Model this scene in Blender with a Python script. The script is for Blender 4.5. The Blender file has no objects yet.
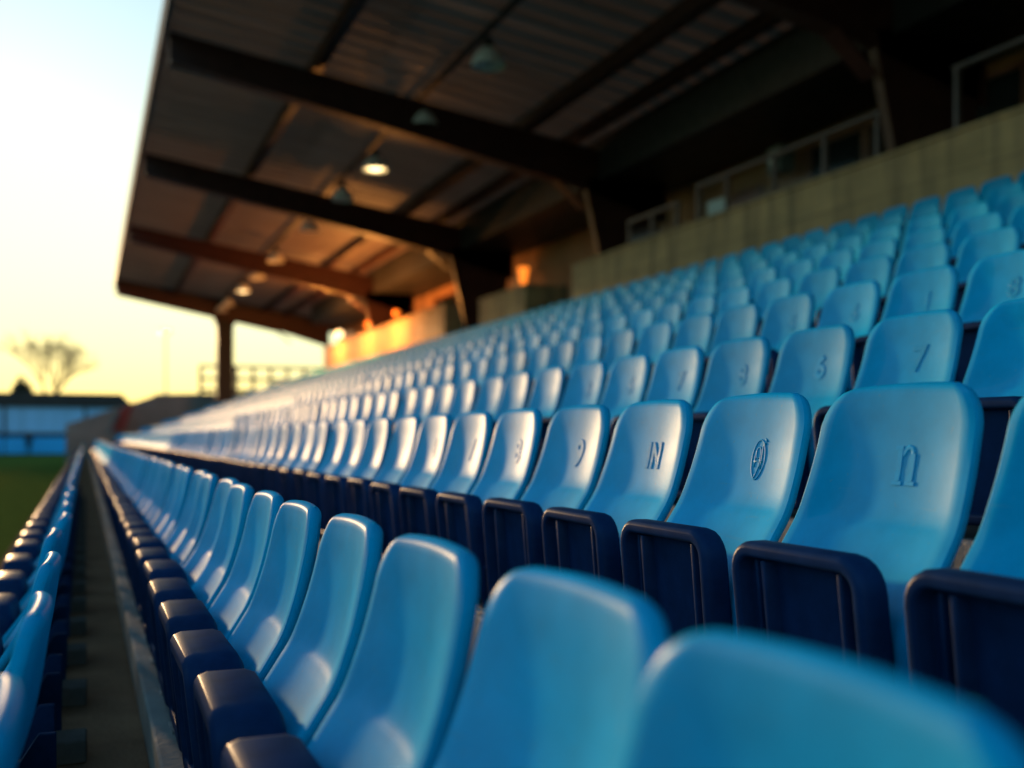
import bpy, bmesh, math, random
from mathutils import Vector, Matrix
R = math.radians
random.seed(7)
C = bpy.context.scene.collection
EYE = 1.35                      # eye height above the playing field; most heights below are given from eye level
YAW = R(21.33)
SC = bpy.context.scene

# ---------------------------------------------------------------- camera, sky, sun, exposure
cam = bpy.data.cameras.new('camera'); camo = bpy.data.objects.new('camera', cam); C.objects.link(camo)
camo.location = (0, 0, EYE); camo.rotation_euler = (R(90), 0, -YAW)
cam.sensor_width = 36; cam.lens = 1093/1024*36; cam.shift_y = 53/1024
cam.clip_start = .02; cam.clip_end = 3000
cam.dof.use_dof = True; cam.dof.focus_distance = 2.5; cam.dof.aperture_fstop = 1.65; cam.dof.aperture_blades = 0
SC.camera = camo
SUN_AZ, SUN_EL = R(-6.5), R(5)    # measured from +Y, clockwise positive
w = bpy.data.worlds.new('World'); SC.world = w; w.use_nodes = True
nt = w.node_tree; bg = nt.nodes['Background']
sky = nt.nodes.new('ShaderNodeTexSky'); sky.sky_type = 'NISHITA'; sky.sun_disc = False
sky.sun_elevation = SUN_EL; sky.sun_rotation = SUN_AZ
sky.air_density = 1.0; sky.dust_density = 1.0; sky.ozone_density = 3.0
tint = nt.nodes.new('ShaderNodeMix'); tint.data_type = 'RGBA'; tint.blend_type = 'MULTIPLY'; tint.inputs[0].default_value = 1
tint.inputs['B'].default_value = (.96, 1.14, 1.02, 1)          # slight green tint multiplied into the sky colour
# sky brightness is compressed to even it out: c / (1 + luminance / k)
KS = 3.3
bw = nt.nodes.new('ShaderNodeRGBToBW'); d1 = nt.nodes.new('ShaderNodeMath'); d1.operation = 'MULTIPLY_ADD'; d1.inputs[1].default_value = 1/KS; d1.inputs[2].default_value = 1
d2 = nt.nodes.new('ShaderNodeVectorMath'); d2.operation = 'DIVIDE'
nt.links.new(sky.outputs[0], bw.inputs[0]); nt.links.new(bw.outputs[0], d1.inputs[0])
nt.links.new(sky.outputs[0], d2.inputs[0]); nt.links.new(d1.outputs[0], d2.inputs[1])
nt.links.new(d2.outputs[0], tint.inputs['A']); nt.links.new(tint.outputs['Result'], bg.inputs[0]); bg.inputs[1].default_value = .15
sl = bpy.data.lights.new('sun', 'SUN'); so = bpy.data.objects.new('sun', sl); C.objects.link(so)
sl.energy = 1.5; sl.angle = R(1.5); sl.color = (1, .62, .30)
sd = Vector((math.sin(SUN_AZ)*math.cos(SUN_EL), math.cos(SUN_AZ)*math.cos(SUN_EL), math.sin(SUN_EL)))
so.rotation_euler = sd.to_track_quat('Z', 'Y').to_euler()
SC.view_settings.view_transform = 'Standard'; SC.view_settings.look = 'None'
SC.view_settings.exposure = 1.8; SC.view_settings.gamma = 1

# ---------------------------------------------------------------- materials
def mat(name, col, rough=.5, var=.15, scale=6., bump=0., bscale=60., metal=0., spec=.5, col2=None, rvar=.1, objvar=0., stretch=(1, 1, 1), coat=0.):
    m = bpy.data.materials.new(name); m.use_nodes = True
    t = m.node_tree; b = t.nodes['Principled BSDF']
    tc = t.nodes.new('ShaderNodeTexCoord'); mp = t.nodes.new('ShaderNodeMapping'); mp.inputs['Scale'].default_value = stretch
    t.links.new(tc.outputs['Object'], mp.inputs[0])
    n = t.nodes.new('ShaderNodeTexNoise'); n.inputs['Scale'].default_value = scale; n.inputs['Detail'].default_value = 8; n.inputs['Roughness'].default_value = .65
    t.links.new(mp.outputs[0], n.inputs['Vector'])
    r = t.nodes.new('ShaderNodeMapRange'); r.inputs[1].default_value = .3; r.inputs[2].default_value = .7
    t.links.new(n.outputs[0], r.inputs[0])
    mx = t.nodes.new('ShaderNodeMix'); mx.data_type = 'RGBA'
    c2 = col2 or tuple(c*(1-var) for c in col); c1 = col if col2 else tuple(min(1, c*(1+var)) for c in col)
    mx.inputs['A'].default_value = (*c1, 1); mx.inputs['B'].default_value = (*c2, 1)
    t.links.new(r.outputs[0], mx.inputs[0])
    out = mx.outputs['Result']
    if objvar:
        oi = t.nodes.new('ShaderNodeObjectInfo'); hs = t.nodes.new('ShaderNodeHueSaturation')
        rr = t.nodes.new('ShaderNodeMapRange'); rr.inputs[3].default_value = 1-objvar; rr.inputs[4].default_value = 1+objvar
        t.links.new(oi.outputs['Random'], rr.inputs[0]); t.links.new(rr.outputs[0], hs.inputs['Value']); t.links.new(out, hs.inputs['Color'])
        out = hs.outputs[0]
    t.links.new(out, b.inputs['Base Color'])
    r2 = t.nodes.new('ShaderNodeMapRange'); r2.inputs[1].default_value = .3; r2.inputs[2].default_value = .7
    r2.inputs[3].default_value = max(.02, rough-rvar); r2.inputs[4].default_value = min(1, rough+rvar)
    n2 = t.nodes.new('ShaderNodeTexNoise'); n2.inputs['Scale'].default_value = scale*3.1; n2.inputs['Detail'].default_value = 6
    t.links.new(mp.outputs[0], n2.inputs['Vector']); t.links.new(n2.outputs[0], r2.inputs[0]); t.links.new(r2.outputs[0], b.inputs['Roughness'])
    b.inputs['Metallic'].default_value = metal; b.inputs['Specular IOR Level'].default_value = spec
    b.inputs['Coat Weight'].default_value = coat
    if bump:
        n3 = t.nodes.new('ShaderNodeTexNoise'); n3.inputs['Scale'].default_value = bscale; n3.inputs['Detail'].default_value = 5
        t.links.new(mp.outputs[0], n3.inputs['Vector'])
        bp = t.nodes.new('ShaderNodeBump'); bp.inputs['Strength'].default_value = 1; bp.inputs['Distance'].default_value = bump
        t.links.new(n3.outputs[0], bp.inputs['Height']); t.links.new(bp.outputs[0], b.inputs['Normal'])
    return m
def plastic(m, rough, lo, k):
    # soft moulded plastic: matt body under a thin sheen that stays modest at grazing angles
    t = m.node_tree; b = t.nodes['Principled BSDF']; out = t.nodes['Material Output']; b.inputs['Specular IOR Level'].default_value = 0
    g = t.nodes.new('ShaderNodeBsdfGlossy'); g.inputs['Roughness'].default_value = rough
    fr = t.nodes.new('ShaderNodeFresnel'); fr.inputs[0].default_value = 1.4
    ma = t.nodes.new('ShaderNodeMath'); ma.operation = 'MULTIPLY_ADD'; ma.inputs[1].default_value = k; ma.inputs[2].default_value = lo
    mx = t.nodes.new('ShaderNodeMixShader'); t.links.new(fr.outputs[0], ma.inputs[0]); t.links.new(ma.outputs[0], mx.inputs[0])
    t.links.new(b.outputs[0], mx.inputs[1]); t.links.new(g.outputs[0], mx.inputs[2]); t.links.new(mx.outputs[0], out.inputs[0])
    for l in list(t.links):
        if l.to_socket == b.inputs['Normal']: t.links.new(l.from_socket, g.inputs['Normal'])
def emis(name, col, s):
    m = bpy.data.materials.new(name); m.use_nodes = True; b = m.node_tree.nodes['Principled BSDF']
    b.inputs['Base Color'].default_value = (*col, 1); b.inputs['Emission Color'].default_value = (*col, 1); b.inputs['Emission Strength'].default_value = s
    return m
M = dict(
    shell=mat('blue_plastic', (.001, .37, .65), .5, .12, 9, .0002, 420, objvar=.09, spec=.05, rvar=.05),
    navy=mat('navy_plastic', (.009, .030, .088), .5, .25, 12, .0003, 300, rvar=.08, objvar=.1, spec=.12),
    conc=mat('concrete', (.34, .32, .29), .85, .3, 2.2, .004, 45, col2=(.2, .18, .165), spec=.1),
    dirt=mat('aisle_ground', (.36, .175, .095), .95, .4, 2.5, .008, 60, col2=(.20, .098, .055), spec=0),
    block=mat('foot_concrete', (.15, .12, .10), .9, .25, 6, .004, 60, spec=0),
    wall=mat('wall_concrete', (.76, .44, .20), .9, .25, 1.1, .006, 25, col2=(.46, .29, .13), stretch=(1, .5, 2)),
    bank=mat('bank_concrete', (.22, .205, .18), .9, .3, .6, .01, 8),
    steel=mat('maroon_steel', (.06, .019, .014), .5, .3, 3, .0006, 50, spec=.3),
    sheet=mat('roof_sheet', (.29, .20, .145), .6, .2, .8, 0, 10, col2=(.18, .12, .085), stretch=(.3, 2, 1)),
    fascia=mat('dark_fascia', (.03, .024, .022), .6, .2, 2),
    render=mat('brown_render', (.40, .19, .09), .9, .25, .9, .004, 20),
    frame=mat('brown_frame', (.22, .07, .035), .55, .2, 3),
    glassd=mat('dark_glass', (.012, .014, .013), .12, .3, .7, spec=.6, rvar=.05),
    rail=mat('rail_paint', (.10, .06, .05), .4, .2, 5),
    galv=mat('galvanised_metal', (.42, .43, .44), .38, .2, 18, metal=.8),
    lampm=mat('lamp_aluminium', (.9, .87, .84), .5, .08, 6),
    black=mat('black_cable', (.012, .011, .01), .6, .2, 8),
    soil=mat('field_edge', (.035, .055, .018), .95, .3, 3, spec=0),
    stand=mat('far_blue_cladding', (.30, .55, .80), .7, .15, .5, stretch=(4, 1, .3)),
    board=mat('bright_blue_board', (.01, .42, .85), .5, .1, .4),
    darkroof=mat('far_roof', (.035, .022, .018), .7, .25, .6),
    red=mat('red_panel', (.22, .025, .02), .6, .15, 1),
    bark=mat('bark', (.07, .045, .03), .9, .3, 3),
    leaf=mat('bush_leaf', (.06, .05, .025), .9, .4, 2),
    skin=mat('skin', (.4, .24, .17), .6, .1, 10), cloth=mat('dark_clothing', (.012, .014, .022), .9, .3, 10),
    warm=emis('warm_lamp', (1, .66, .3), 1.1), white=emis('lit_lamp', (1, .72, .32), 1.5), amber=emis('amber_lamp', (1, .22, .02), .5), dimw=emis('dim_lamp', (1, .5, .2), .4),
)
def wear(m):
    # dust film and fine scuffs in the colour of seats that stand outdoors
    t = m.node_tree; b = t.nodes['Principled BSDF']; src = b.inputs['Base Color'].links[0].from_socket
    tc = t.nodes.new('ShaderNodeTexCoord'); oi = t.nodes.new('ShaderNodeObjectInfo'); ad = t.nodes.new('ShaderNodeVectorMath')
    t.links.new(tc.outputs['Object'], ad.inputs[0]); sc = t.nodes.new('ShaderNodeVectorMath'); sc.operation = 'SCALE'; sc.inputs['Scale'].default_value = 40
    cb = t.nodes.new('ShaderNodeCombineXYZ'); t.links.new(oi.outputs['Random'], cb.inputs[0]); t.links.new(oi.outputs['Random'], cb.inputs[1]); t.links.new(cb.outputs[0], sc.inputs[0]); t.links.new(sc.outputs[0], ad.inputs[1])
    f = None
    for scale, st, lo, hi, amt in ((5, (1, 1, .6), .5, .75, .16), (70, (1, 1, 1), .66, .72, .45), (26, (1, .25, 3), .66, .72, .18)):
        mp = t.nodes.new('ShaderNodeMapping'); mp.inputs['Scale'].default_value = st; n = t.nodes.new('ShaderNodeTexNoise'); n.inputs['Scale'].default_value = scale; n.inputs['Detail'].default_value = 6
        t.links.new(ad.outputs[0], mp.inputs[0]); t.links.new(mp.outputs[0], n.inputs['Vector'])
        r = t.nodes.new('ShaderNodeMapRange'); r.inputs[1].default_value = lo; r.inputs[2].default_value = hi; r.inputs[4].default_value = amt
        t.links.new(n.outputs[0], r.inputs[0])
        mx = t.nodes.new('ShaderNodeMix'); mx.data_type = 'RGBA'; mx.inputs['B'].default_value = (.10, .33, .44, 1)
        t.links.new(r.outputs[0], mx.inputs[0]); t.links.new(src, mx.inputs['A']); src = mx.outputs['Result']
    t.links.new(src, b.inputs['Base Color'])
wear(M['shell'])
def streak(m):
    # board joints and run-down stains on the concrete
    t = m.node_tree; b = t.nodes['Principled BSDF']; src = b.inputs['Base Color'].links[0].from_socket
    tc = t.nodes.new('ShaderNodeTexCoord'); mp = t.nodes.new('ShaderNodeMapping'); mp.inputs['Scale'].default_value = (2, 2.2, .25)
    n = t.nodes.new('ShaderNodeTexNoise'); n.inputs['Scale'].default_value = 1.6; n.inputs['Detail'].default_value = 7
    t.links.new(tc.outputs['Object'], mp.inputs[0]); t.links.new(mp.outputs[0], n.inputs['Vector'])
    r = t.nodes.new('ShaderNodeMapRange'); r.inputs[1].default_value = .48; r.inputs[2].default_value = .68; r.inputs[4].default_value = .65
    t.links.new(n.outputs[0], r.inputs[0])
    mx = t.nodes.new('ShaderNodeMix'); mx.data_type = 'RGBA'; mx.inputs['B'].default_value = (.20, .13, .07, 1)
    t.links.new(r.outputs[0], mx.inputs[0]); t.links.new(src, mx.inputs['A'])
    mp2 = t.nodes.new('ShaderNodeMapping'); mp2.inputs['Rotation'].default_value = (0, R(90), R(90))
    bk = t.nodes.new('ShaderNodeTexBrick'); bk.inputs['Scale'].default_value = 1; bk.inputs['Brick Width'].default_value = 2.4; bk.inputs['Row Height'].default_value = .6; bk.inputs['Mortar Size'].default_value = .012
    sp = t.nodes.new('ShaderNodeSeparateXYZ'); cb = t.nodes.new('ShaderNodeCombineXYZ'); t.links.new(tc.outputs['Object'], sp.inputs[0]); t.links.new(sp.outputs[1], cb.inputs[0]); t.links.new(sp.outputs[2], cb.inputs[1]); t.links.new(cb.outputs[0], bk.inputs['Vector'])
    bk.inputs['Color1'].default_value = (1, 1, 1, 1); bk.inputs['Color2'].default_value = (.86, .86, .86, 1); bk.inputs['Mortar'].default_value = (.68, .68, .68, 1); t.nodes.remove(mp2)
    m2 = t.nodes.new('ShaderNodeMix'); m2.data_type = 'RGBA'; m2.blend_type = 'MULTIPLY'; m2.inputs[0].default_value = 1
    t.links.new(mx.outputs['Result'], m2.inputs['A']); t.links.new(bk.outputs[0], m2.inputs['B']); t.links.new(m2.outputs['Result'], b.inputs['Base Color'])
streak(M['wall'])
plastic(M['shell'], .36, .001, .028); plastic(M['navy'], .36, .004, .12)
# grass with mowing stripes and blades of varied green
def grass_mat():
    m = mat('grass', (.12, .15, .028), .95, .4, 3, .02, 90, col2=(.07, .095, .02), spec=0)
    return m
M['grass'] = grass_mat()

# ---------------------------------------------------------------- helpers
def bx(bm, x0, x1, y0, y1, z0, z1, h=True):
    o = EYE if h else 0
    v = [bm.verts.new((x, y, z+o)) for z in (z0, z1) for y in (y0, y1) for x in (x0, x1)]
    for f in ((0, 2, 3, 1), (4, 5, 7, 6), (0, 1, 5, 4), (2, 6, 7, 3), (0, 4, 6, 2), (1, 3, 7, 5)): bm.faces.new([v[i] for i in f])
def prism(bm, prof, y0, y1, h=True):
    """profile of (x, z) points extruded along Y"""
    o = EYE if h else 0
    a = [bm.verts.new((x, y0, z+o)) for x, z in prof]; b = [bm.verts.new((x, y1, z+o)) for x, z in prof]
    n = len(prof)
    for i in range(n): bm.faces.new((a[i], a[(i+1) % n], b[(i+1) % n], b[i]))
    bm.faces.new(a[::-1]); bm.faces.new(b)
def tube(bm, p, q, r0, r1, n=8, cap=True):
    p, q = Vector(p), Vector(q); d = (q-p).normalized()
    s = d.orthogonal().normalized(); t = d.cross(s)
    A = [bm.verts.new(p+(s*math.cos(k*2*math.pi/n)+t*math.sin(k*2*math.pi/n))*r0) for k in range(n)]
    B = [bm.verts.new(q+(s*math.cos(k*2*math.pi/n)+t*math.sin(k*2*math.pi/n))*r1) for k in range(n)]
    for k in range(n): bm.faces.new((A[k], A[(k+1) % n], B[(k+1) % n], B[k]))
    if cap: bm.faces.new(A[::-1]); bm.faces.new(B)
def lathe(bm, prof, n=20, cap0=True, cap1=True):
    rings = [[bm.verts.new((r*math.cos(k*2*math.pi/n), r*math.sin(k*2*math.pi/n), z)) for k in range(n)] for r, z in prof]
    for a, b in zip(rings, rings[1:]):
        for k in range(n): bm.faces.new((a[k], a[(k+1) % n], b[(k+1) % n], b[k]))
    if cap0: bm.faces.new(rings[0][::-1])
    if cap1: bm.faces.new(rings[-1])
def obj(name, bm, m, parent=None, smooth=False, bevel=0., loc=None):
    bmesh.ops.recalc_face_normals(bm, faces=bm.faces)
    me = bpy.data.meshes.new(name); bm.to_mesh(me); bm.free()
    me.materials.append(m)
    if smooth:
        for p in me.polygons: p.use_smooth = True
    o = bpy.data.objects.new(name, me); C.objects.link(o)
    if parent: o.parent = parent
    if loc: o.location = loc
    if bevel:
        b = o.modifiers.new('bevel', 'BEVEL'); b.width = bevel; b.segments = 2; b.limit_method = 'ANGLE'
    return o
def tag(o, label, cat, group=None, kind=None):
    if label: o['label'] = label
    if cat: o['category'] = cat
    if group: o['group'] = group
    if kind: o['kind'] = kind
    return o
def thing(name, label, cat, loc=(0, 0, 0), group=None, rz=0):
    o = bpy.data.objects.new(name, None); C.objects.link(o); o.location = loc; o.rotation_euler = (0, 0, rz); o.empty_display_size = .1
    return tag(o, label, cat, group)
def struct(name, bm, m, smooth=False, bevel=0):
    return tag(obj(name, bm, m, None, smooth, bevel), None, None, kind='structure')
def B(): return bmesh.new()

# ---------------------------------------------------------------- ground, field, aisle, terrace
Y0, Y1 = -6.0, 57.0
bm = B(); bx(bm, -900, 900, -900, 1500, -1.6, -1.40); struct('ground', bm, M['soil'])
bm = B(); bx(bm, -75, -.79, -20, 91, -1.42, -1.35); tag(obj('grass', bm, M['grass']), None, None, kind='structure')
AT = [.476, 1.48, 2.54, 3.57, 4.60, 5.63, 6.66, 7.69, 8.72]           # where the back tops of each row stand
HT = [-.15, .105, .41, .77, 1.13, 1.50, 1.88, 2.27, 2.66]
HF = [h-.70 for h in HT]
prof = [(.18, -1.6), (.18, HF[0])]
for n in range(1, 9):
    e = AT[n]-.27
    prof += [(e, HF[n-1]), (e, HF[n])]
prof += [(9.45, HF[8]), (9.45, -1.6)]
bm = B(); prism(bm, prof, Y0, Y1); struct('terrace', bm, M['conc'], bevel=.008)
bm = B(); bx(bm, -.62, .178, Y0, Y1+2, -1.6, -.98); struct('aisle_floor', bm, M['dirt'])
bm = B(); bx(bm, -.785, -.625, Y0, Y1+2, -1.6, -1.3); struct('kerb', bm, M['conc'], bevel=.01)

# ---------------------------------------------------------------- the seats
PF = [(0, .70), (.006, .66), (.014, .60), (.026, .53), (.042, .47), (.058, .43), (.079, .395), (.105, .355), (.134, .315), (.160, .28), (.178, .24), (.187, .19), (.188, .14), (.183, .115)]
def catmull(P, n):
    out = []
    for i in range(len(P)-1):
        p0, p1, p2, p3 = P[max(0, i-1)], P[i], P[i+1], P[min(len(P)-1, i+2)]
        for k in range(n):
            t = k/n
            out.append(tuple(.5*(2*b+(c-a)*t+(2*a-5*b+4*c-d)*t*t+(3*b-a-3*c+d)*t**3) for a, b, c, d in zip(p0, p1, p2, p3)))
    out.append(P[-1]); return out
def smooth01(x): x = max(0, min(1, x)); return x*x*(3-2*x)
def d_of_z(z):
    for (d0, z0), (d1, z1) in zip(PF, PF[1:]):
        if z1 <= z <= z0: return d0+(d1-d0)*(z0-z)/(z0-z1)
    return 0
W = .232
def cup(y, z):                       # edges of the shell come forward of its middle
    k = .034*(1-.35*smooth01((z-.45)/.25))*smooth01((z-.16)/.15)
    crease = .002*smooth01((.435-z)/.02)*smooth01((z-.20)/.14)*smooth01((.19-abs(y))/.03)
    return k*abs(y/W)**2.3 + crease
def shell_mesh(sub, npts):
    P = catmull(PF, sub)
    # arc length
    L = [0]
    for a, b in zip(P, P[1:]): L.append(L[-1]+math.dist(a, b))
    T = .034
    st = []
    tops = [0, .0012, .0045, .0095, .016, .025, .037, .052, .07]
    import bisect
    def at(s):
        i = min(len(L)-2, max(0, bisect.bisect_right(L, s)-1)); t = (s-L[i])/max(1e-9, L[i+1]-L[i])
        return [P[i][k]+(P[i+1][k]-P[i][k])*t for k in (0, 1)], (P[i+1][0]-P[i][0], P[i+1][1]-P[i][1])
    tot = L[-1]
    ss = (tops if sub > 2 else [0, .004, .016, .04, .07]) + [.07+(tot-.07-.012)*k/(len(P)*.9 if sub > 2 else 6) for k in range(1, int(len(P)*.9 if sub > 2 else 6)+1)] + [tot-.005, tot-.0015, tot]
    loops = []
    for s in ss:
        (d, z), (td, tz) = at(s); l = math.hypot(td, tz); nd, nz = -tz/l, td/l       # forward/up normal
        if nd < 0: nd, nz = -nd, -nz
        r = .085; w = W*(.93+.07*smooth01((s-.02)/.35))
        hw = w-r+math.sqrt(max(0, r*r-(r-min(s, r))**2)) if s < r else w
        if s < .001: hw = w-r+.008
        e = tot-s; rb = .06
        if e < rb: hw = hw-rb+math.sqrt(max(0, rb*rb-(rb-e)**2))
        th = T*math.sqrt(max(.02, 1-(1-min(1, s/.016))**2))*math.sqrt(max(.02, 1-(1-min(1, e/.012))**2))
        cut = (T-th)/2
        arch = .012*(1-smooth01(s/.2))
        loop = []
        nf = npts
        for k in range(nf+1):        # front
            a = -1+2*k/nf; y = hw*math.sin(a*math.pi/2*.999) if nf > 6 else hw*a
            yy = y*.985
            c = cup(yy, z); zz = z-arch*(yy/W)**2
            f = cut + .006*max(0, abs(y/hw)-.9)/.1 if hw > 0 else cut
            loop.append((-(d+c-nd*f), yy, zz-nz*f))
        for k in range(nf+1):        # back, reversed
            a = 1-2*k/nf; y = hw*math.sin(a*math.pi/2*.999) if nf > 6 else hw*a
            c = cup(y, z); zz = z-arch*(y/W)**2
            f = T-cut - .006*max(0, abs(y/hw)-.9)/.1
            loop.append((-(d+c-nd*f), y*.97, zz-nz*f))
        loops.append(loop)
    return loops
def loft(bm, loops):
    Vs = [[bm.verts.new(p) for p in l] for l in loops]
    n = len(Vs[0])
    for a, b in zip(Vs, Vs[1:]):
        for k in range(n): bm.faces.new((a[k], a[(k+1) % n], b[(k+1) % n], b[k]))
    h = n//2
    for V in (Vs[0], Vs[-1]):        # caps as strips of quads
        for k in range(h-1): bm.faces.new((V[k], V[k+1], V[n-2-k], V[n-1-k]))
def rrect(w, z0, z1, rt, rb, ins, m=5):
    w -= ins; z0 += ins; z1 -= ins; rt = max(.004, rt-ins); rb = max(.004, rb-ins)
    pts = []
    for cx, cz, r, a0 in ((w-rt, z1-rt, rt, 0), (-w+rt, z1-rt, rt, 90), (-w+rb, z0+rb, rb, 180), (w-rb, z0+rb, rb, 270)):
        for k in range(m+1):
            a = R(a0+90*k/m); pts.append((cx+r*math.cos(a), cz+r*math.sin(a)))
    return pts
PAN_T, PAN_B = .392, .035
def pan_shift(z): return .032*(1-(z-PAN_B)/(PAN_T-PAN_B))**1.2 if z < PAN_T else 0
def pan_mesh(bm, m=5, D0=.205, D1=.268, q=1):
    seq = [(D0, .016*q), (D0+.006*q, .004*q), (D0+.016*q, 0), (D1-.016*q, 0), (D1-.005*q, .004*q), (D1, .012*q), (D1, .026*q), (D1-.004, .031*q), (D1-.034, .035*q)]
    if m < 3: seq = [(D0, .01), (D0+.01, 0), (D1-.01, 0), (D1, .012), (D1, .03), (D1-.034, .034)]
    Ls = []
    for d, ins in seq:
        Ls.append([bm.verts.new((-(d-pan_shift(z)), y, z)) for y, z in rrect(.203, PAN_B, PAN_T, .065, .03, ins, m)])
    n = len(Ls[0])
    for a, b in zip(Ls, Ls[1:]):
        for k in range(n): bm.faces.new((a[k], a[(k+1) % n], b[(k+1) % n], b[k]))
    bm.faces.new(Ls[0]); bm.faces.new(Ls[-1][::-1])
    if m >= 3:                       # two moulded ribs and a cross lip inside the recess
        for y, t, f in ((.095, .007, .008), (.135, .004, .02), (-.128, .006, .012)):
            q = []
            for z in (PAN_B+.036, PAN_T-.036):
                s = pan_shift(z)
                q.append([bm.verts.new((-(d-s), yy, z)) for d, yy in ((D1-.035, y-t*1.6), (D1-f, y-t), (D1-f, y+t), (D1-.035, y+t*1.6))])
            for k in range(3): bm.faces.new((q[0][k], q[0][k+1], q[1][k+1], q[1][k]))
            bm.faces.new(q[0]); bm.faces.new(q[1][::-1])
def bracket_mesh(bm, y):
    t = .011
    P = [(.05, .02), (-.02, .02), (-.02, .30), (.03, .30), (.09, .17), (.19, .12), (.215, .20), (.232, .19), (.232, .0), (.205, .0), (.205, .06), (.05, .06)]
    P = [(-.012, .02), (-.012, .22), (.03, .22), (.075, .15), (.18, .118), (.205, .16), (.222, .15), (.222, .004), (.196, .004), (.19, .075), (.08, .075), (.06, .02)]
    a = [bm.verts.new((-d, y-t, z)) for d, z in P]; b = [bm.verts.new((-d, y+t, z)) for d, z in P]
    n = len(P)
    for i in range(n): bm.faces.new((a[i], a[(i+1) % n], b[(i+1) % n], b[i]))
    bm.faces.new(a[::-1]); bm.faces.new(b)
def plate_mesh(bm, y):
    bx(bm, -.245, -.17, y-.03, y+.03, .0, .006, False)
    for dx in (-.232, -.185): tube(bm, (dx, y+.018, .006), (dx, y+.018, .016), .007, .006, 6); tube(bm, (dx, y-.018, .006), (dx, y-.018, .016), .007, .006, 6)

THICK = []      # the two lowest rows have a deeper seat pan
def make_seat(name='stadium_seat'):
    t = thing(name, None, 'seat')
    bm = B(); loft(bm, shell_mesh(8, 26)); s = obj('backrest', bm, M['shell'], t, True)
    bm = B(); pan_mesh(bm); p = obj('folded_seat', bm, M['navy'], t, True, .002)
    bm = B(); pan_mesh(bm, 5, .155, .282, 1.7); q = obj('folded_seat', bm, M['navy'], None, True); THICK.extend((q.data, p.data)); bpy.data.objects.remove(q)
    for y in (.236, -.236):
        bm = B(); bracket_mesh(bm, y*.93); k = obj('bracket', bm, M['navy'], t, False, .004)
        bm = B(); plate_mesh(bm, y*.93); obj('foot_plate', bm, M['galv'], k)
    return t
proto = make_seat()
SEATGRP = 'blue tip-up seats in rows up the stand'
def copy_tree(o, parent=None):
    c = o.copy(); C.objects.link(c)
    if parent: c.parent = parent
    for ch in list(o.children): copy_tree(ch, c)
    return c
ORD = ['', 'first', 'second', 'third', 'fourth', 'fifth', 'sixth', 'seventh', 'eighth', 'ninth', 'tenth', 'eleventh', 'twelfth', 'thirteenth', 'fourteenth', 'fifteenth', 'sixteenth', 'seventeenth', 'eighteenth', 'nineteenth']
TENS = {2: 'twent', 3: 'thirt', 4: 'fort', 5: 'fift', 6: 'sixt', 7: 'sevent', 8: 'eight', 9: 'ninet'}
def ordinal(n):
    if n < 20: return ORD[n]
    if n < 100: return TENS[n//10]+('ieth' if n % 10 == 0 else 'y-'+ORD[n % 10])
    return 'hundred and '+ordinal(n-100)
ROWN = {-1: 'front row beside the grass', 0: 'row lining the dark aisle', 1: 'row with the crest seat', 2: 'row with the seat numbered seven',
        3: 'fourth row up from the aisle', 4: 'fifth row up from the aisle', 5: 'sixth row up from the aisle', 6: 'seventh row up from the aisle',
        7: 'row second below the concrete wall', 8: 'top row under the concrete wall'}
rows = {}
rows[-1] = (-.085, -.98+.70, [.55+.76*k for k in range(80)])
ys0 = [.62, 1.07]+[1.55+.508*k for k in range(110)]
rows[0] = (AT[0], HT[0], ys0)
ph = {1: .70, 2: .86, 3: .96, 4: .59, 5: .73, 6: .87, 7: .52, 8: .64}
for n in range(1, 9): rows[n] = (AT[n], HT[n], [ph[n]+.5*k for k in range(114)])
COLY, COLX = 54.2, 6.25              # the end column takes a few seats' room
seats, extra = [], []
ct, sn = math.cos(YAW), math.sin(YAW)
for n, (a, ht, ys) in rows.items():
    for y in ys:
        if y > Y1-.3: continue
        if abs(y-COLY) < .6 and abs(a-.12-COLX) < .6: continue
        fwd = a*sn+y*ct; rt = a*ct-y*sn
        if fwd < .35: continue
        x = 512+1093*rt/fwd; m = 1093*.45/fwd
        if n > 0 and x > 1024+m and x < 2600: extra.append((x, n, a, ht, y)); continue
        if x < -m or x > 1024+m: continue
        yt = 437-1093*ht/fwd
        if yt > 800: continue
        seats.append((fwd*(1.15 if n < 0 else 1), n, a, ht, y))
seats.sort()
near, far = seats[:297], seats[297:]
cnt = {}
used = set()
special = {(1, 1.70): 'blue seat with a slab-serif letter n embossed on its back', (1, 2.20): 'blue seat with the oval shield crest embossed on its back, in sharp focus',
           (1, 2.70): 'blue seat with the letters IN embossed, beside the crest seat', (2, 2.86): 'blue seat with a raised numeral seven on its back',
           (0, .62): 'huge blurred blue seat back nearest the lens, at the bottom edge', (0, 1.07): 'blurred blue seat back second nearest the lens, warm sunlit shoulder'}
near_rows = sorted(near, key=lambda s: (s[1], s[4]))
glyphs = {(1, 1.70): 'n', (1, 2.20): 'crest', (1, 2.70): 'IN', (1, 3.20): '9', (1, 3.70): '8', (1, 4.20): '7', (1, 4.70): '6',
          (2, 2.86): '7', (2, 3.36): '6', (2, 3.86): '8', (2, 4.36): '7', (2, 4.86): '5', (2, 5.36): '3', (3, 3.96): '1', (3, 4.46): '6', (3, 3.46): '8', (3, 4.96): '5'}
def surf(y, z, off):
    d = d_of_z(z)+cup(y, z); e = .004
    return Vector((-(d+off), y, z))
def map_glyph(me, y0, z0, depth):
    for v in me.vertices:
        tx, tz, off = v.co.x, v.co.y, v.co.z
        y = y0-tx; z = z0+tz; v.co = surf(y, z, off+.0002)
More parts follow.
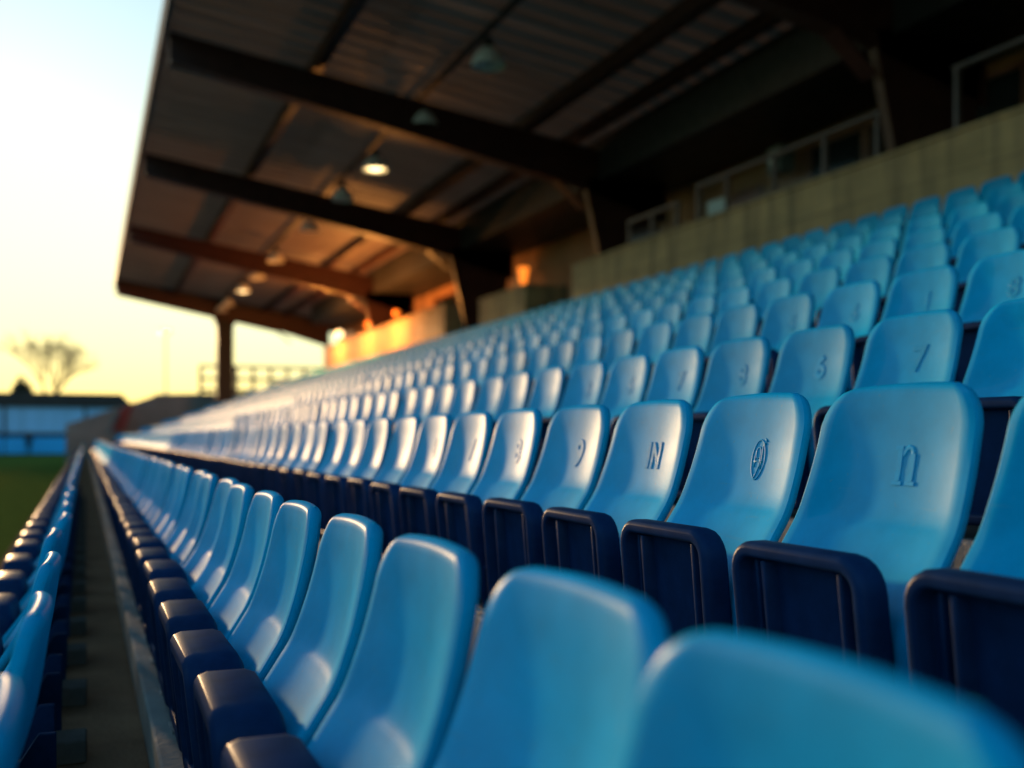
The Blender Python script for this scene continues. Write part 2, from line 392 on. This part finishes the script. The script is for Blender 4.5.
def text_mesh(s, size, sx=1., bevel=.0008, ex=.0012):
    cu = bpy.data.curves.new('glyph', 'FONT'); cu.body = s; cu.size = size; cu.align_x = 'CENTER'; cu.extrude = ex; cu.bevel_depth = bevel; cu.bevel_resolution = 1; cu.resolution_u = 5; cu.offset = .0035; cu.space_character = 1.12
    o = bpy.data.objects.new('glyph', cu); me = bpy.data.meshes.new_from_object(o)
    bpy.data.objects.remove(o)
    for v in me.vertices: v.co.x *= sx
    return me
def bar_mesh(bm, pts, r, closed=False):
    P = [Vector((x, z, 0)) for x, z in pts]
    n = len(P); rings = []
    for i, p in enumerate(P):
        a = P[(i-1) % n] if closed or i else p; b = P[(i+1) % n] if closed or i < n-1 else p
        d = (b-a).normalized(); s = Vector((-d.y, d.x, 0))
        rings.append([bm.verts.new(p+s*r*math.cos(R(k*60))+Vector((0, 0, 1))*min(r*.75, .0013)*math.sin(R(k*60))) for k in range(6)])
    for i in range(n if closed else n-1):
        a, b = rings[i], rings[(i+1) % n]
        for k in range(6): bm.faces.new((a[k], a[(k+1) % 6], b[(k+1) % 6], b[k]))
    if not closed: bm.faces.new(rings[0][::-1]); bm.faces.new(rings[-1])
def glyph_obj(kind, root, first):
    y0, z0 = -.04, .54
    if kind == 'crest':
        bm = B()
        pts = []
        for k in range(28):
            a = 2*math.pi*k/28; x = .027*math.sin(a); z = .046*math.cos(a)
            if z < 0: x *= 1-.25*(z/.046)**2
            pts.append((x, z))
        bar_mesh(bm, pts, .0022, True)
        # nine and f intertwined
        bar_mesh(bm, [(-.002+.010*math.sin(R(k*30)), .016+.013*math.cos(R(k*30))) for k in range(12)], .0023, True)
        bar_mesh(bm, [(-.002+.010, .016), (.007, -.012), (.0, -.032), (-.006, -.042)], .0024)
        bar_mesh(bm, [(.024, .036), (.016, .040), (.013, .03), (.013, -.022)], .0023)
        bar_mesh(bm, [(-.014, .02), (-.014, -.018)], .002)
        bar_mesh(bm, [(-.018, -.004), (.021, -.004)], .0019)
        bar_mesh(bm, [(.018, .048), (.027, .042)], .0022)
        me = bpy.data.meshes.new('crest'); bmesh.ops.recalc_face_normals(bm, faces=bm.faces); bm.to_mesh(me); bm.free(); nm = 'shield_crest'
    elif kind == 'n':
        bm = B()
        def rect(x0, x1, z0_, z1_):
            bx(bm, x0, x1, z0_, z1_, -.001, .0015, False)
        o = .0345; bm2 = [(-.031, -.031, .0)]
        # slab serif n: two stems, arch, serifs
        rect(-.026, -.013, -.03, .028); rect(.010, .023, -.03, .022)
        rect(-.033, -.0125, .0285, .036); rect(-.033, -.006, -.038, -.0305); rect(.004, .030, -.038, -.0305)
        A = [(-.012+.0, .018), (-.004, .030), (.004, .0335), (.012, .031), (.0165, .022)]
        bar_mesh(bm, A, .0056)
        me = bpy.data.meshes.new('letter'); bmesh.ops.recalc_face_normals(bm, faces=bm.faces); bm.to_mesh(me); bm.free(); nm = 'raised_letter'
    elif kind == 'IN':
        me = text_mesh('IN', .095, .8); nm = 'raised_letter'; z0 -= .03
    else:
        me = text_mesh(kind, .112, 1.1); nm = 'raised_number'; z0 -= .035
    bmm = B(); bmm.from_mesh(me)
    bmesh.ops.subdivide_edges(bmm, edges=[e for e in bmm.edges if e.calc_length() > .02], cuts=2)
    bmm.to_mesh(me); bmm.free()
    map_glyph(me, y0, z0, 0)
    me.flip_normals(); me.materials.append(M['shell'])
    for p in me.polygons: p.use_smooth = kind in ('crest',)
    g = bpy.data.objects.new(nm, me); C.objects.link(g); g.parent = root
first = True
def key(n, y):
    for k in list(glyphs)+list(special):
        if k[0] == n and abs(k[1]-y) < .06: return k
foot_proto = None
for s in near_rows:
    _, n, a, ht, y = s
    cnt[n] = cnt.get(n, 0)+1
    if first: o = proto; first = False
    else: o = copy_tree(proto)
    o.location = (a, y+random.uniform(-.006, .006), EYE+ht-.70+(.002 if n >= 0 else .002))
    o.rotation_euler = (0, random.uniform(-.02, .02), random.uniform(-.02, .02))
    k = key(n, y)
    lab = special.get(k) if k else None
    if not lab:
        where = 'nearest seat' if cnt[n] == 1 else ordinal(cnt[n])+' seat'
        lab = f"blue {where} from the near end of the {ROWN[n]}"
    tag(o, lab, 'seat', SEATGRP)
    for ch in o.children:
        if ch.name.startswith('folded_seat'): ch.data = THICK[0 if n <= 0 else 1]
    o.name = 'stadium_seat'
    s_ = o
    if k and k in glyphs:
        s_['_g'] = glyphs[k]
for n in range(1, 9):                # the rows run on past the picture's edge
    for k, (x, n_, a, ht, y) in enumerate(sorted(e for e in extra if e[1] == n)[:4]):
        o = copy_tree(proto); o.location = (a, y, EYE+ht-.698); o.rotation_euler = (0, 0, random.uniform(-.02, .02)); o.name = 'stadium_seat'
        for ch in o.children:
            if ch.name.startswith('folded_seat'): ch.data = THICK[1]
        tag(o, f"blue seat {ORD[k+1]} past the right picture edge in the {ROWN[n]}", 'seat', SEATGRP)
for o in [o for o in C.objects if '_g' in o.keys()]:
    kind = o['_g']; del o['_g']; glyph_obj(kind, o, False)
# concrete foot blocks behind the front row's seats (parts of those seats)
bm = B(); bx(bm, -.03, .09, -.075, .075, 0, .07, False)
fb = obj('foot_block', bm, M['block'], None, False, .006); fb_used = False
for o in [o for o in C.objects if o.name.startswith('stadium_seat') and abs(o.location.x+.085) < .01]:
    f = fb if not fb_used else fb.copy()
    if fb_used: C.objects.link(f)
    fb_used = True; f.parent = o
# the many smaller seats farther off: one mesh
verts, faces, mats = [], [], []
bl = B(); loft(bl, shell_mesh(2, 6)); bmesh.ops.recalc_face_normals(bl, faces=bl.faces); bl.verts.index_update()
bp = B(); pan_mesh(bp, 2); bmesh.ops.recalc_face_normals(bp, faces=bp.faces); bp.verts.index_update()
base = []
for b_, mi in ((bl, 0), (bp, 1)):
    base.append(([v.co.copy() for v in b_.verts], [[v.index for v in f.verts] for f in b_.faces], mi)); b_.free()
for s in far:
    _, n, a, ht, y = s
    off = Vector((a, y+random.uniform(-.008, .008), EYE+ht-.70)); tw = random.uniform(-.015, .015)
    for vs, fs, mi in base:
        o0 = len(verts)
        verts += [(v.x-v.y*tw+off.x, v.y+v.x*tw+off.y, v.z+off.z) for v in vs]
        faces += [[i+o0 for i in f] for f in fs]; mats += [mi]*len(fs)
me = bpy.data.meshes.new('distant_seats'); me.from_pydata(verts, [], faces)
me.materials.append(M['shell']); me.materials.append(M['navy'])
me.polygons.foreach_set('material_index', mats); me.polygons.foreach_set('use_smooth', [True]*len(faces)); me.update()
ds = bpy.data.objects.new('distant_seats', me); C.objects.link(ds)
tag(ds, 'mass of small blue seats filling the far end and upper rows of the stand', 'seats', None, 'stuff')

# ---------------------------------------------------------------- parapet walls at the top of the terrace
WA = 9.5
def wallseg(y0, y1, top, depth, label, cat='wall'):
    t = thing('parapet_wall', label, cat, (WA, y0, EYE+1.9), 'concrete walls behind the top row')
    bm = B(); bx(bm, 0, depth, 0, y1-y0, 0, top-1.9, False); obj('wall', bm, M['wall'], t, False, .02)
    bm = B(); bx(bm, -.025, depth+.02, -.02, y1-y0+.02, top-1.9+.003, top-1.9+.06, False); obj('coping', bm, M['wall'], t, False, .012)
    return t
wallseg(-6, 20.9, 3.55, .35, 'long tan concrete wall behind the top row with railings on it')
wallseg(23.5, 26.7, 3.5, 1.1, 'short tan concrete block standing between two gaps in the wall')
wallseg(29.6, 46.5, 3.75, .8, 'far concrete wall glowing orange from added lights in place of low sun')
# joints on the long wall are shallow grooves in its look; concourse floor behind
bm = B(); bx(bm, WA-.04, 14.4, -6, Y1, 1.0, 2.55); struct('concourse_floor', bm, M['conc'])

# ---------------------------------------------------------------- roof and steel
RF, RB = 1.36, 14.2
def hr(a): return 7.33-.155*(a-RF)
YE = 54.2
t = thing('stand_roof', 'long corrugated metal roof over the seats, dark underneath', 'roof', (0, 0, EYE))
bm = B()
ny = int((YE+8)/.13); cols = []
for i in range(ny+1):
    y = -8+i*(YE+8)/ny; wv = (0, .022, .022, 0)[i % 4]
    cols.append([bm.verts.new((a, y, hr(a)+wv+.02)) for a in (RF-.05, 5, 10, RB)])
for c0, c1 in zip(cols, cols[1:]):
    for k in range(3): bm.faces.new((c0[k], c0[k+1], c1[k+1], c1[k]))
bmesh.ops.solidify(bm, geom=bm.faces, thickness=-.004)
obj('roof_sheet', bm, M['sheet'], t)
for i, (a, wd, dp) in enumerate(((3.95, .18, .24), (8.1, .22, .26), (9.15, .18, .22), (12.2, .10, .16))):
    bm = B(); bx(bm, a-wd/2, a+wd/2, -8, YE-.1, hr(a)-dp, hr(a)-.006, False); obj('purlin', bm, M['steel'], t)
bm = B(); bx(bm, RF-.12, RF-.054, -8, YE+.05, hr(RF)-.32, hr(RF)+.12, False); obj('fascia', bm, M['fascia'], t)
bm = B(); prism(bm, [(RF-.05, hr(RF)-.62), (RB, hr(RB)-.5), (RB, hr(RB)+.08), (RF-.05, hr(RF)+.1)], YE+.002, YE+.12, False); obj('end_fascia', bm, M['fascia'], t)
FY = [1.2, 11.3, 19.9, 28.6, 38.5, 53.4]
FL = ['steel frame of the stand roof above and behind the nearest seats', 'dark steel column and rafter at the upper right corner', 'dark steel frame crossing the middle of the roof, nearest whole rafter',
      'second dark steel frame along the roof, beyond the lit lamp', 'third dark steel frame, above the orange-lit wall', 'end frame of the roof against the bright sky']
for y, lb in zip(FY, FL):
    t = thing('portal_frame', lb, 'roof frame', (0, y, EYE), 'steel frames carrying the roof')
    def web(bm, P, wd):
        a = [bm.verts.new((p[0], -wd/2, p[1])) for p in P]; b = [bm.verts.new((p[0], wd/2, p[1])) for p in P]
        n = len(P)
        for i in range(n): bm.faces.new((a[i], a[(i+1) % n], b[(i+1) % n], b[i]))
        bm.faces.new(a[::-1]); bm.faces.new(b)
    e = .27
    bm = B(); web(bm, [(RF, hr(RF)-e), (11.2, hr(11.2)-e), (11.2, hr(11.2)-1.4), (8.9, hr(8.9)-1.1), (RF, hr(RF)-.78)], .06)
    web(bm, [(RF, hr(RF)-.78), (8.7, hr(8.7)-1.08), (9.3, hr(9.3)-1.5), (9.3, hr(9.3)-1.54), (8.68, hr(8.7)-1.12), (RF, hr(RF)-.82)], .3)
    obj('rafter', bm, M['steel'], t)
    if y > 50: continue
    bm = B(); web(bm, [(9.36, hr(9.36)-.9), (9.95, 2.55), (10.75, 2.55), (11.2, hr(11.2)-.3)], .06)
    obj('column', bm, M['steel'], t)
    bm = B(); web(bm, [(9.30, hr(9.36)-.95), (9.89, 2.55), (9.945, 2.55), (9.355, hr(9.36)-.95)], .16); obj('column_flange', bm, M['steel'], t)
# end column standing clear against the sky
t = thing('roof_post', 'dark thick post holding up the far end of the roof against the sky', 'post', (COLX, COLY-.25, EYE+1.0))
bm = B(); bx(bm, -.4, .4, -.2, .2, 0, hr(COLX)-.52-1.0, False); obj('shaft', bm, M['black'], t, False, .02)
bm = B(); prism(bm, [(-.4, 4.3), (.4, 4.3), (.7, hr(COLX+.7)-.53-1.0), (-.7, hr(COLX-.7)-.53-1.0)], -.1, .1, False); obj('haunch', bm, M['black'], t)

# ---------------------------------------------------------------- hanging lamps
LY = [(16.4, 0), (20.0, 0), (23.7, 1), (27.0, 0), (31.3, 0), (37.3, 0), (41.5, 0), (45.5, 1), (50.5, 0), (53.0, 0)]
LL = ['grey pendant lamp under the roof, largest and nearest', 'grey pendant lamp, second nearest, just before the lit one', 'pendant lamp that is switched on, warm and bright, nearest lit one', 'grey pendant lamp just beyond the bright lit one',
      'grey pendant lamp, second beyond the bright lit one', 'grey pendant lamp, third beyond the bright lit one', 'grey pendant lamp just before the far lit lamp', 'far pendant lamp switched on, a small warm glow', 'small grey pendant lamp just beyond the far lit lamp', 'smallest grey pendant lamp, at the far end of the roof']
bm = B(); bx(bm, 5.95, 6.05, -8, YE-.2, 6.485, 6.53); cd = tag(obj('cable_tray', bm, M['black']), 'thin dark cable tray the pendant lamps hang from', 'cable tray')
for (y, lit), lb in zip(LY, LL):
    t = thing('pendant_lamp', lb, 'lamp', (6.0, y, EYE+5.92), 'pendant lamps under the roof'); t.scale = (1.05, 1.05, 1.05)
    bm = B(); lathe(bm, [(.27, 0), (.265, .02), (.235, .11), (.17, .21), (.10, .27), (.075, .29), (.07, .30), (.06, .275), (.09, .262), (.155, .2), (.22, .105), (.252, .015)], 24, False, False)
    bm.faces.ensure_lookup_table(); obj('shade', bm, M['lampm'], t, True)
    bm = B(); lathe(bm, [(.075, .28), (.08, .30), (.08, .39), (.05, .42), (.02, .43), (.015, .47)], 16); obj('housing', bm, M['black'], t, True)
    bm = B(); lathe(bm, [(.01, -.005), (.09, .0), (.165, .03), (.17, .04), (.1, .09), (.01, .1)] if lit else [(.01, .02), (.045, .03), (.07, .08), (.07, .12), (.04, .19), (.035, .24)], 20); obj('bulb', bm, M['white'] if lit else M['galv'], t, True)
# ---------------------------------------------------------------- clubhouse wall at the back, with windows
t = thing('clubhouse', 'dark brown building behind the wall at the top of the stand', 'building', (11.6, 0, EYE))
bm = B(); bx(bm, 0, .6, -6, 50, 2.55, 5.4, False); obj('wall', bm, M['render'], t)
bm = B(); bx(bm, 0, 2.2, 50.01, 53.2, 2.55, 5.3, False); obj('gable', bm, M['render'], t)
bm = B(); bx(bm, -1.9, -.002, -6, 49.9, 5.2, 5.34, False); bx(bm, -1.96, -1.902, -6, 49.9, 5.16, 6.0, False); obj('soffit', bm, M['fascia'], t)
for y0, y1, z0, z1 in ((11.0, 12.4, 2.9, 4.9), (12.6, 14.0, 2.9, 4.9), (14.2, 15.5, 2.9, 4.9), (31, 33.5, 3.0, 4.8), (34.5, 37, 3.0, 4.8), (5.2, 8.8, 2.9, 4.9)):
    bm = B()
    for q in ((y0-.08, y0, z0-.08, z1+.08), (y1, y1+.08, z0-.08, z1+.08), (y0+.001, y1-.001, z0-.08, z0), (y0+.001, y1-.001, z1, z1+.08)): bx(bm, -.09, -.004, *q, False)
    f = obj('window', bm, M['frame'], t)
    bm = B(); bx(bm, -.05, -.006, y0+.001, y1-.001, z0+.001, z1-.001, False); obj('pane', bm, M['glassd'], f)
for y0, y1 in ((17.0, 18.0), (22.2, 23.3), (28.6, 29.6)):
    bm = B(); bx(bm, -.05, -.004, y0, y1, 2.552, 4.65, False); d = obj('door', bm, M['frame'], t, False, .01)
    bm = B(); tube(bm, (-.1, y0+.12, 3.5), (-.1, y0+.12, 3.75), .018, .018); obj('handle', bm, M['galv'], d)
t = thing('loudspeaker', 'small pale loudspeaker box hung under the roof beside the dark windows', 'loudspeaker', (11.2, 15.9, EYE+4.75))
bm = B(); bx(bm, -.16, .16, -.2, .2, -.2, .25, False); obj('cabinet', bm, M['conc'], t, False, .03)
bm = B(); lathe(bm, [(.14, 0), (.13, .02), (.05, .01)], 20); g = obj('grille', bm, M['galv'], t); g.rotation_euler = (0, R(-90), 0); g.location = (-.162, 0, 0)
# ---------------------------------------------------------------- railings with glass on the long wall
gl = bpy.data.materials.new('rail_glass'); gl.use_nodes = True
b_ = gl.node_tree.nodes['Principled BSDF']; b_.inputs['Base Color'].default_value = (.75, .85, .85, 1); b_.inputs['Roughness'].default_value = .08; b_.inputs['Transmission Weight'].default_value = 1; b_.inputs['IOR'].default_value = 1.1
def railing(ys, z0, z1, x, label, glass):
    t = thing('railing', label, 'railing', (x, ys[0], EYE+z0), 'railings on the long wall')
    for y in ys:
        bm = B(); bx(bm, -.03, .03, y-ys[0]-.03, y-ys[0]+.03, 0, z1-z0-.031, False); obj('post', bm, M['rail'], t)
    bm = B(); bx(bm, -.035, .035, -.06, ys[-1]-ys[0]+.06, z1-z0-.03, z1-z0+.03, False); obj('handrail', bm, M['rail'], t, False, .01)
    if glass:
        for a, b in zip(ys, ys[1:]):
            bm = B(); bx(bm, -.006, .006, a-ys[0]+.06, b-ys[0]-.06, .06, z1-z0-.08, False); obj('glass_panel', bm, gl, t)
    return t
railing([11.6, 12.7, 13.9, 15.2, 16.1], 3.613, 4.25, WA+.18, 'brown railing with glass panels on the wall before the dark windows', True)
railing([16.8, 17.7, 18.6], 3.613, 4.1, WA+.18, 'short brown railing on the wall beside the small glowing lamp', True)
railing([6.0, 7.4, 8.8, 10.2], 3.613, 4.4, WA+.18, 'thin railing on the wall at the right picture edge', False)
# pale menu-like panels behind the glass
for y, z, w_, h_, lb in ((16.45, 3.35, .55, .6, 'pale grey panel standing behind the wall next to the glowing lamp'),):
    bm = B(); bx(bm, 10.4, 10.45, y, y+w_, z, z+h_+.25); tag(obj('notice_panel', bm, M['lampm'], None, False, .01), lb, 'panel')
# lamps standing on or behind the walls
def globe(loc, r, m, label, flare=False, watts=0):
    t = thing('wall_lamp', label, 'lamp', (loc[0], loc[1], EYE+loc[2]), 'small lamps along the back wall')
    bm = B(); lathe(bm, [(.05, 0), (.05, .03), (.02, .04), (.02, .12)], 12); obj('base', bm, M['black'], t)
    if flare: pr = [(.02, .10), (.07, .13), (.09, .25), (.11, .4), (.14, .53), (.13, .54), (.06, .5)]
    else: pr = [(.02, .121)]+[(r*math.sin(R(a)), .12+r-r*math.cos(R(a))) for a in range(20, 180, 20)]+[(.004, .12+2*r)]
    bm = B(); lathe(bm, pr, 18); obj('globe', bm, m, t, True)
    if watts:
        l = bpy.data.lights.new('sun_glow_light', 'POINT'); l.energy = watts; l.color = (1, .36, .07); l.shadow_soft_size = .12
        lo = bpy.data.objects.new('sun_glow_light', l); C.objects.link(lo); lo.parent = t; lo.location = (-1.2, 0, .0)  # added light off the globe, stands in for low sun on the far wall
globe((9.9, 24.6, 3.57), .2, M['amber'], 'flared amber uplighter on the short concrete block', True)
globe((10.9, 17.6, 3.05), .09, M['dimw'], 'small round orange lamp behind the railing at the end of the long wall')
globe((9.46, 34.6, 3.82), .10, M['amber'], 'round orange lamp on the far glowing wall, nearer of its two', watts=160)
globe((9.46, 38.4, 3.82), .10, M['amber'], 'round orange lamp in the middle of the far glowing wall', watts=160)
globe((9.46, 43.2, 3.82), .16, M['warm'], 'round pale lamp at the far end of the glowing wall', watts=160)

# ---------------------------------------------------------------- the far end: bank, platform, rail
t = thing('end_wall', 'dark grey concrete wall closing the far end of the seats', 'wall', (0, Y1+1.2, EYE))
bm = B(); prism(bm, [(-.9, -1.6), (9.4, -1.6), (9.4, 2.25), (3.3, 2.1), (2.2, 1.7), (1.0, 1.3), (-.9, .62)], 0, .5, False); obj('wall', bm, M['bank'], t, False, .03)
bm = B(); prism(bm, [(3.27, 2.105), (3.3, 2.18), (9.4, 2.33), (9.4, 2.255)], -.05, .55, False); obj('coping', bm, M['bank'], t)
bm = B(); bx(bm, 5.4, 14, Y1+1.75, Y1+6, -1.6, 2.2); struct('platform', bm, M['bank'])
t = thing('railing', 'dark railing on the platform at the far end, against the sky', 'railing', (5.6, Y1+2, EYE+2.2))
for i in range(9):
    bm = B(); bx(bm, i*.9-.09, i*.9+.09, -.035, .035, 0, 1.44, False); obj('post', bm, M['black'], t)
for z in (.25, .85, 1.5):
    bm = B(); bx(bm, -.06, 7.3, -.03, .03, z-.08, z+.08, False); obj('rail', bm, M['black'], t)
t = thing('red_hoarding', 'dark red panel on a post at the far end of the seats', 'panel', (1.55, Y1+.7, EYE+.05))
bm = B(); prism(bm, [(-.35, .25), (.25, .25), (.75, 1.75), (.1, 1.35)], -.05, .05, False); obj('panel', bm, M['red'], t, False, .01)
bm = B(); bx(bm, -.05, .05, -.12, -.051, -.7, 1.0, False); obj('post', bm, M['steel'], t)

# ---------------------------------------------------------------- the far stand beyond the field
D = 96
t = thing('far_stand', 'low blue stand with a dark roof across the far end of the field', 'grandstand', (0, D, EYE))
bm = B(); bx(bm, -70, 2.6, -.3, 3.4, .35, 2.65, False); obj('wall', bm, M['stand'], t)
bm = B(); prism(bm, [(-70.5, 2.4), (3.0, 2.4), (3.7, 2.55), (2.8, 3.55), (-70.5, 3.7)], -.5, 8, False); obj('roof', bm, M['darkroof'], t)
for x in range(-66, 3, 6):
    bm = B(); bx(bm, x-.09, x+.09, -.42, -.302, -1.35, 2.38, False); obj('column', bm, M['darkroof'], t)
bm = B(); bx(bm, -70, 2.61, -.36, 2.9, .1, .34, False); obj('ledge', bm, M['darkroof'], t)
bm = B(); bx(bm, -70, 2.6, .3, .6, -1.4, .1, False); obj('base', bm, M['darkroof'], t)
for x in range(-60, -1, 6):
    bm = B(); bx(bm, x+.06, x+5.94, -.62, -.53, -1.33, -.02, False)
    tag(obj('advertising_board', bm, M['board'], None, False, .02, (0, D, EYE)), 'plain bright blue board standing along the far end of the field', 'board', 'blue boards along the far touchline')

# ---------------------------------------------------------------- person by the boards
def person(x, y, z):
    me = bpy.data.meshes.new('person')
    J = [(0, 0, .92, .13), (0, 0, 1.15, .14), (0, 0, 1.38, .16), (0, .0, 1.5, .06), (0, -.01, 1.58, .075), (0, -.01, 1.68, .1), (0, 0, 1.76, .06),
         (.2, 0, 1.4, .065), (.27, 0, 1.12, .05), (.26, -.06, .86, .04), (.26, -.09, .76, .035), (-.2, 0, 1.4, .065), (-.27, 0, 1.12, .05), (-.26, -.06, .86, .04), (-.26, -.09, .76, .035),
         (.1, 0, .85, .1), (.11, -.02, .48, .07), (.11, 0, .1, .05), (.12, -.14, .05, .045), (-.1, 0, .85, .1), (-.11, -.02, .48, .07), (-.11, 0, .1, .05), (-.12, -.14, .05, .045)]
    E = [(0, 1), (1, 2), (2, 3), (3, 4), (4, 5), (5, 6), (2, 7), (7, 8), (8, 9), (9, 10), (2, 11), (11, 12), (12, 13), (13, 14), (0, 15), (15, 16), (16, 17), (17, 18), (0, 19), (19, 20), (20, 21), (21, 22)]
    me.from_pydata([j[:3] for j in J], E, []); me.materials.append(M['cloth'])
    o = bpy.data.objects.new('person', me); C.objects.link(o); o.location = (x, y, z)
    sk = o.modifiers.new('skin', 'SKIN'); me.skin_vertices[0].data[0].use_root = True
    for v, j in zip(me.skin_vertices[0].data, J): v.radius = (j[3], j[3])
    o.modifiers.new('sub', 'SUBSURF').levels = 1; o.modifiers['sub'].render_levels = 2
    bm = B(); lathe(bm, [(.02, 1.545), (.07, 1.57), (.092, 1.62), (.095, 1.68), (.06, 1.72)], 14); obj('face', bm, M['skin'], o, True).location = (0, -.03, 0)
    bm = B(); lathe(bm, [(.10, 1.66), (.108, 1.72), (.08, 1.78), (.01, 1.8)], 14); obj('hair', bm, M['bark'], o, True)
    return tag(o, 'dark clothed person standing before the bright blue boards across the field', 'person')
person(-4.15, 94.2, EYE-1.35)

# ---------------------------------------------------------------- bare tree, bushes, mast behind the far stand
def bare_tree(name, x, y, h, label, seed, lv=6, spread=1.):
    rnd = random.Random(seed)
    t = thing(name, label, 'tree', (x, y, EYE-1.4))
    bt, bc = B(), B()
    def grow(p, d, L, r, k):
        q = p+d*L
        tube(bt if k >= lv-1 else bc, p, q, r, r*.72, 6 if k > 2 else 4, False)
        if k == 0: return
        n = 3 if k > 1 else 4
        for i in range(n):
            ang = rnd.uniform(.25, .62)*spread; az = i*2*math.pi/n+rnd.uniform(-.6, .6)
            s = d.orthogonal().normalized(); u = d.cross(s)
            nd = (d*math.cos(ang)+(s*math.cos(az)+u*math.sin(az))*math.sin(ang)+Vector((0, 0, .10))).normalized()
            grow(q-d*L*rnd.uniform(0, .3), nd, L*rnd.uniform(.62, .82), r*.62, k-1)
    grow(Vector((0, 0, 0)), Vector((.02, 0, 1)).normalized(), h*.26, h*.016, lv)
    obj('trunk', bt, M['bark'], t); obj('crown', bc, M['bark'], t)
bare_tree('bare_tree', -3.7, 128, 17.5, 'tall bare tree against the pale yellow sky behind the far stand', 11)
def bush(x, y, r, h, label, seed):
    rnd = random.Random(seed)
    t = thing('bush', label, 'bush', (x, y, EYE-1.4))
    bm = B()
    for k in range(1500):
        a = rnd.uniform(0, 6.283); u = rnd.random()**.5; zf = rnd.random()
        rr = r*u*math.sqrt(max(0, 1-(zf*1.02-.25)**2))*(.75+.3*math.sin(3*a+seed)); p = Vector((rr*math.cos(a), rr*math.sin(a), h*.25+h*.75*zf*(1-.35*u*u)))
        s = rnd.uniform(.12, .28); n = Vector((rnd.uniform(-1, 1), rnd.uniform(-1, 1), rnd.uniform(-1, 1))).normalized(); e = n.orthogonal()*s; f = n.cross(e)
        bm.faces.new([bm.verts.new(p+e), bm.verts.new(p+f*.6), bm.verts.new(p-e), bm.verts.new(p-f*.6)])
    obj('crown', bm, M['leaf'], t)
    bm = B(); tube(bm, (0, 0, 0), (0, 0, h*.5), .12, .08); obj('trunk', bm, M['bark'], t)
bush(-6.1, 122, 1.9, 7.6, 'round dark bush behind the far stand beside the bare tree', 2)
bush(.8, 118, 1.6, 5.4, 'low dark bush showing over the end of the far stand roof', 5)
t = thing('floodlight_mast', 'thin pale mast rising against the sky beyond the end wall', 'mast', (7.35, 112, EYE-1.4))
bm = B(); tube(bm, (0, 0, 0), (0, 0, 11.6), .16, .09, 10); obj('pole', bm, M['galv'], t)
bm = B(); bx(bm, -.5, .5, -.06, .06, 11.5, 11.62, False); obj('crossbar', bm, M['galv'], t)
for x in (-.36, .36):
    bm = B(); bx(bm, x-.17, x+.17, -.28, -.08, 11.63, 11.95, False); obj('floodlight', bm, M['galv'], t, False, .03)
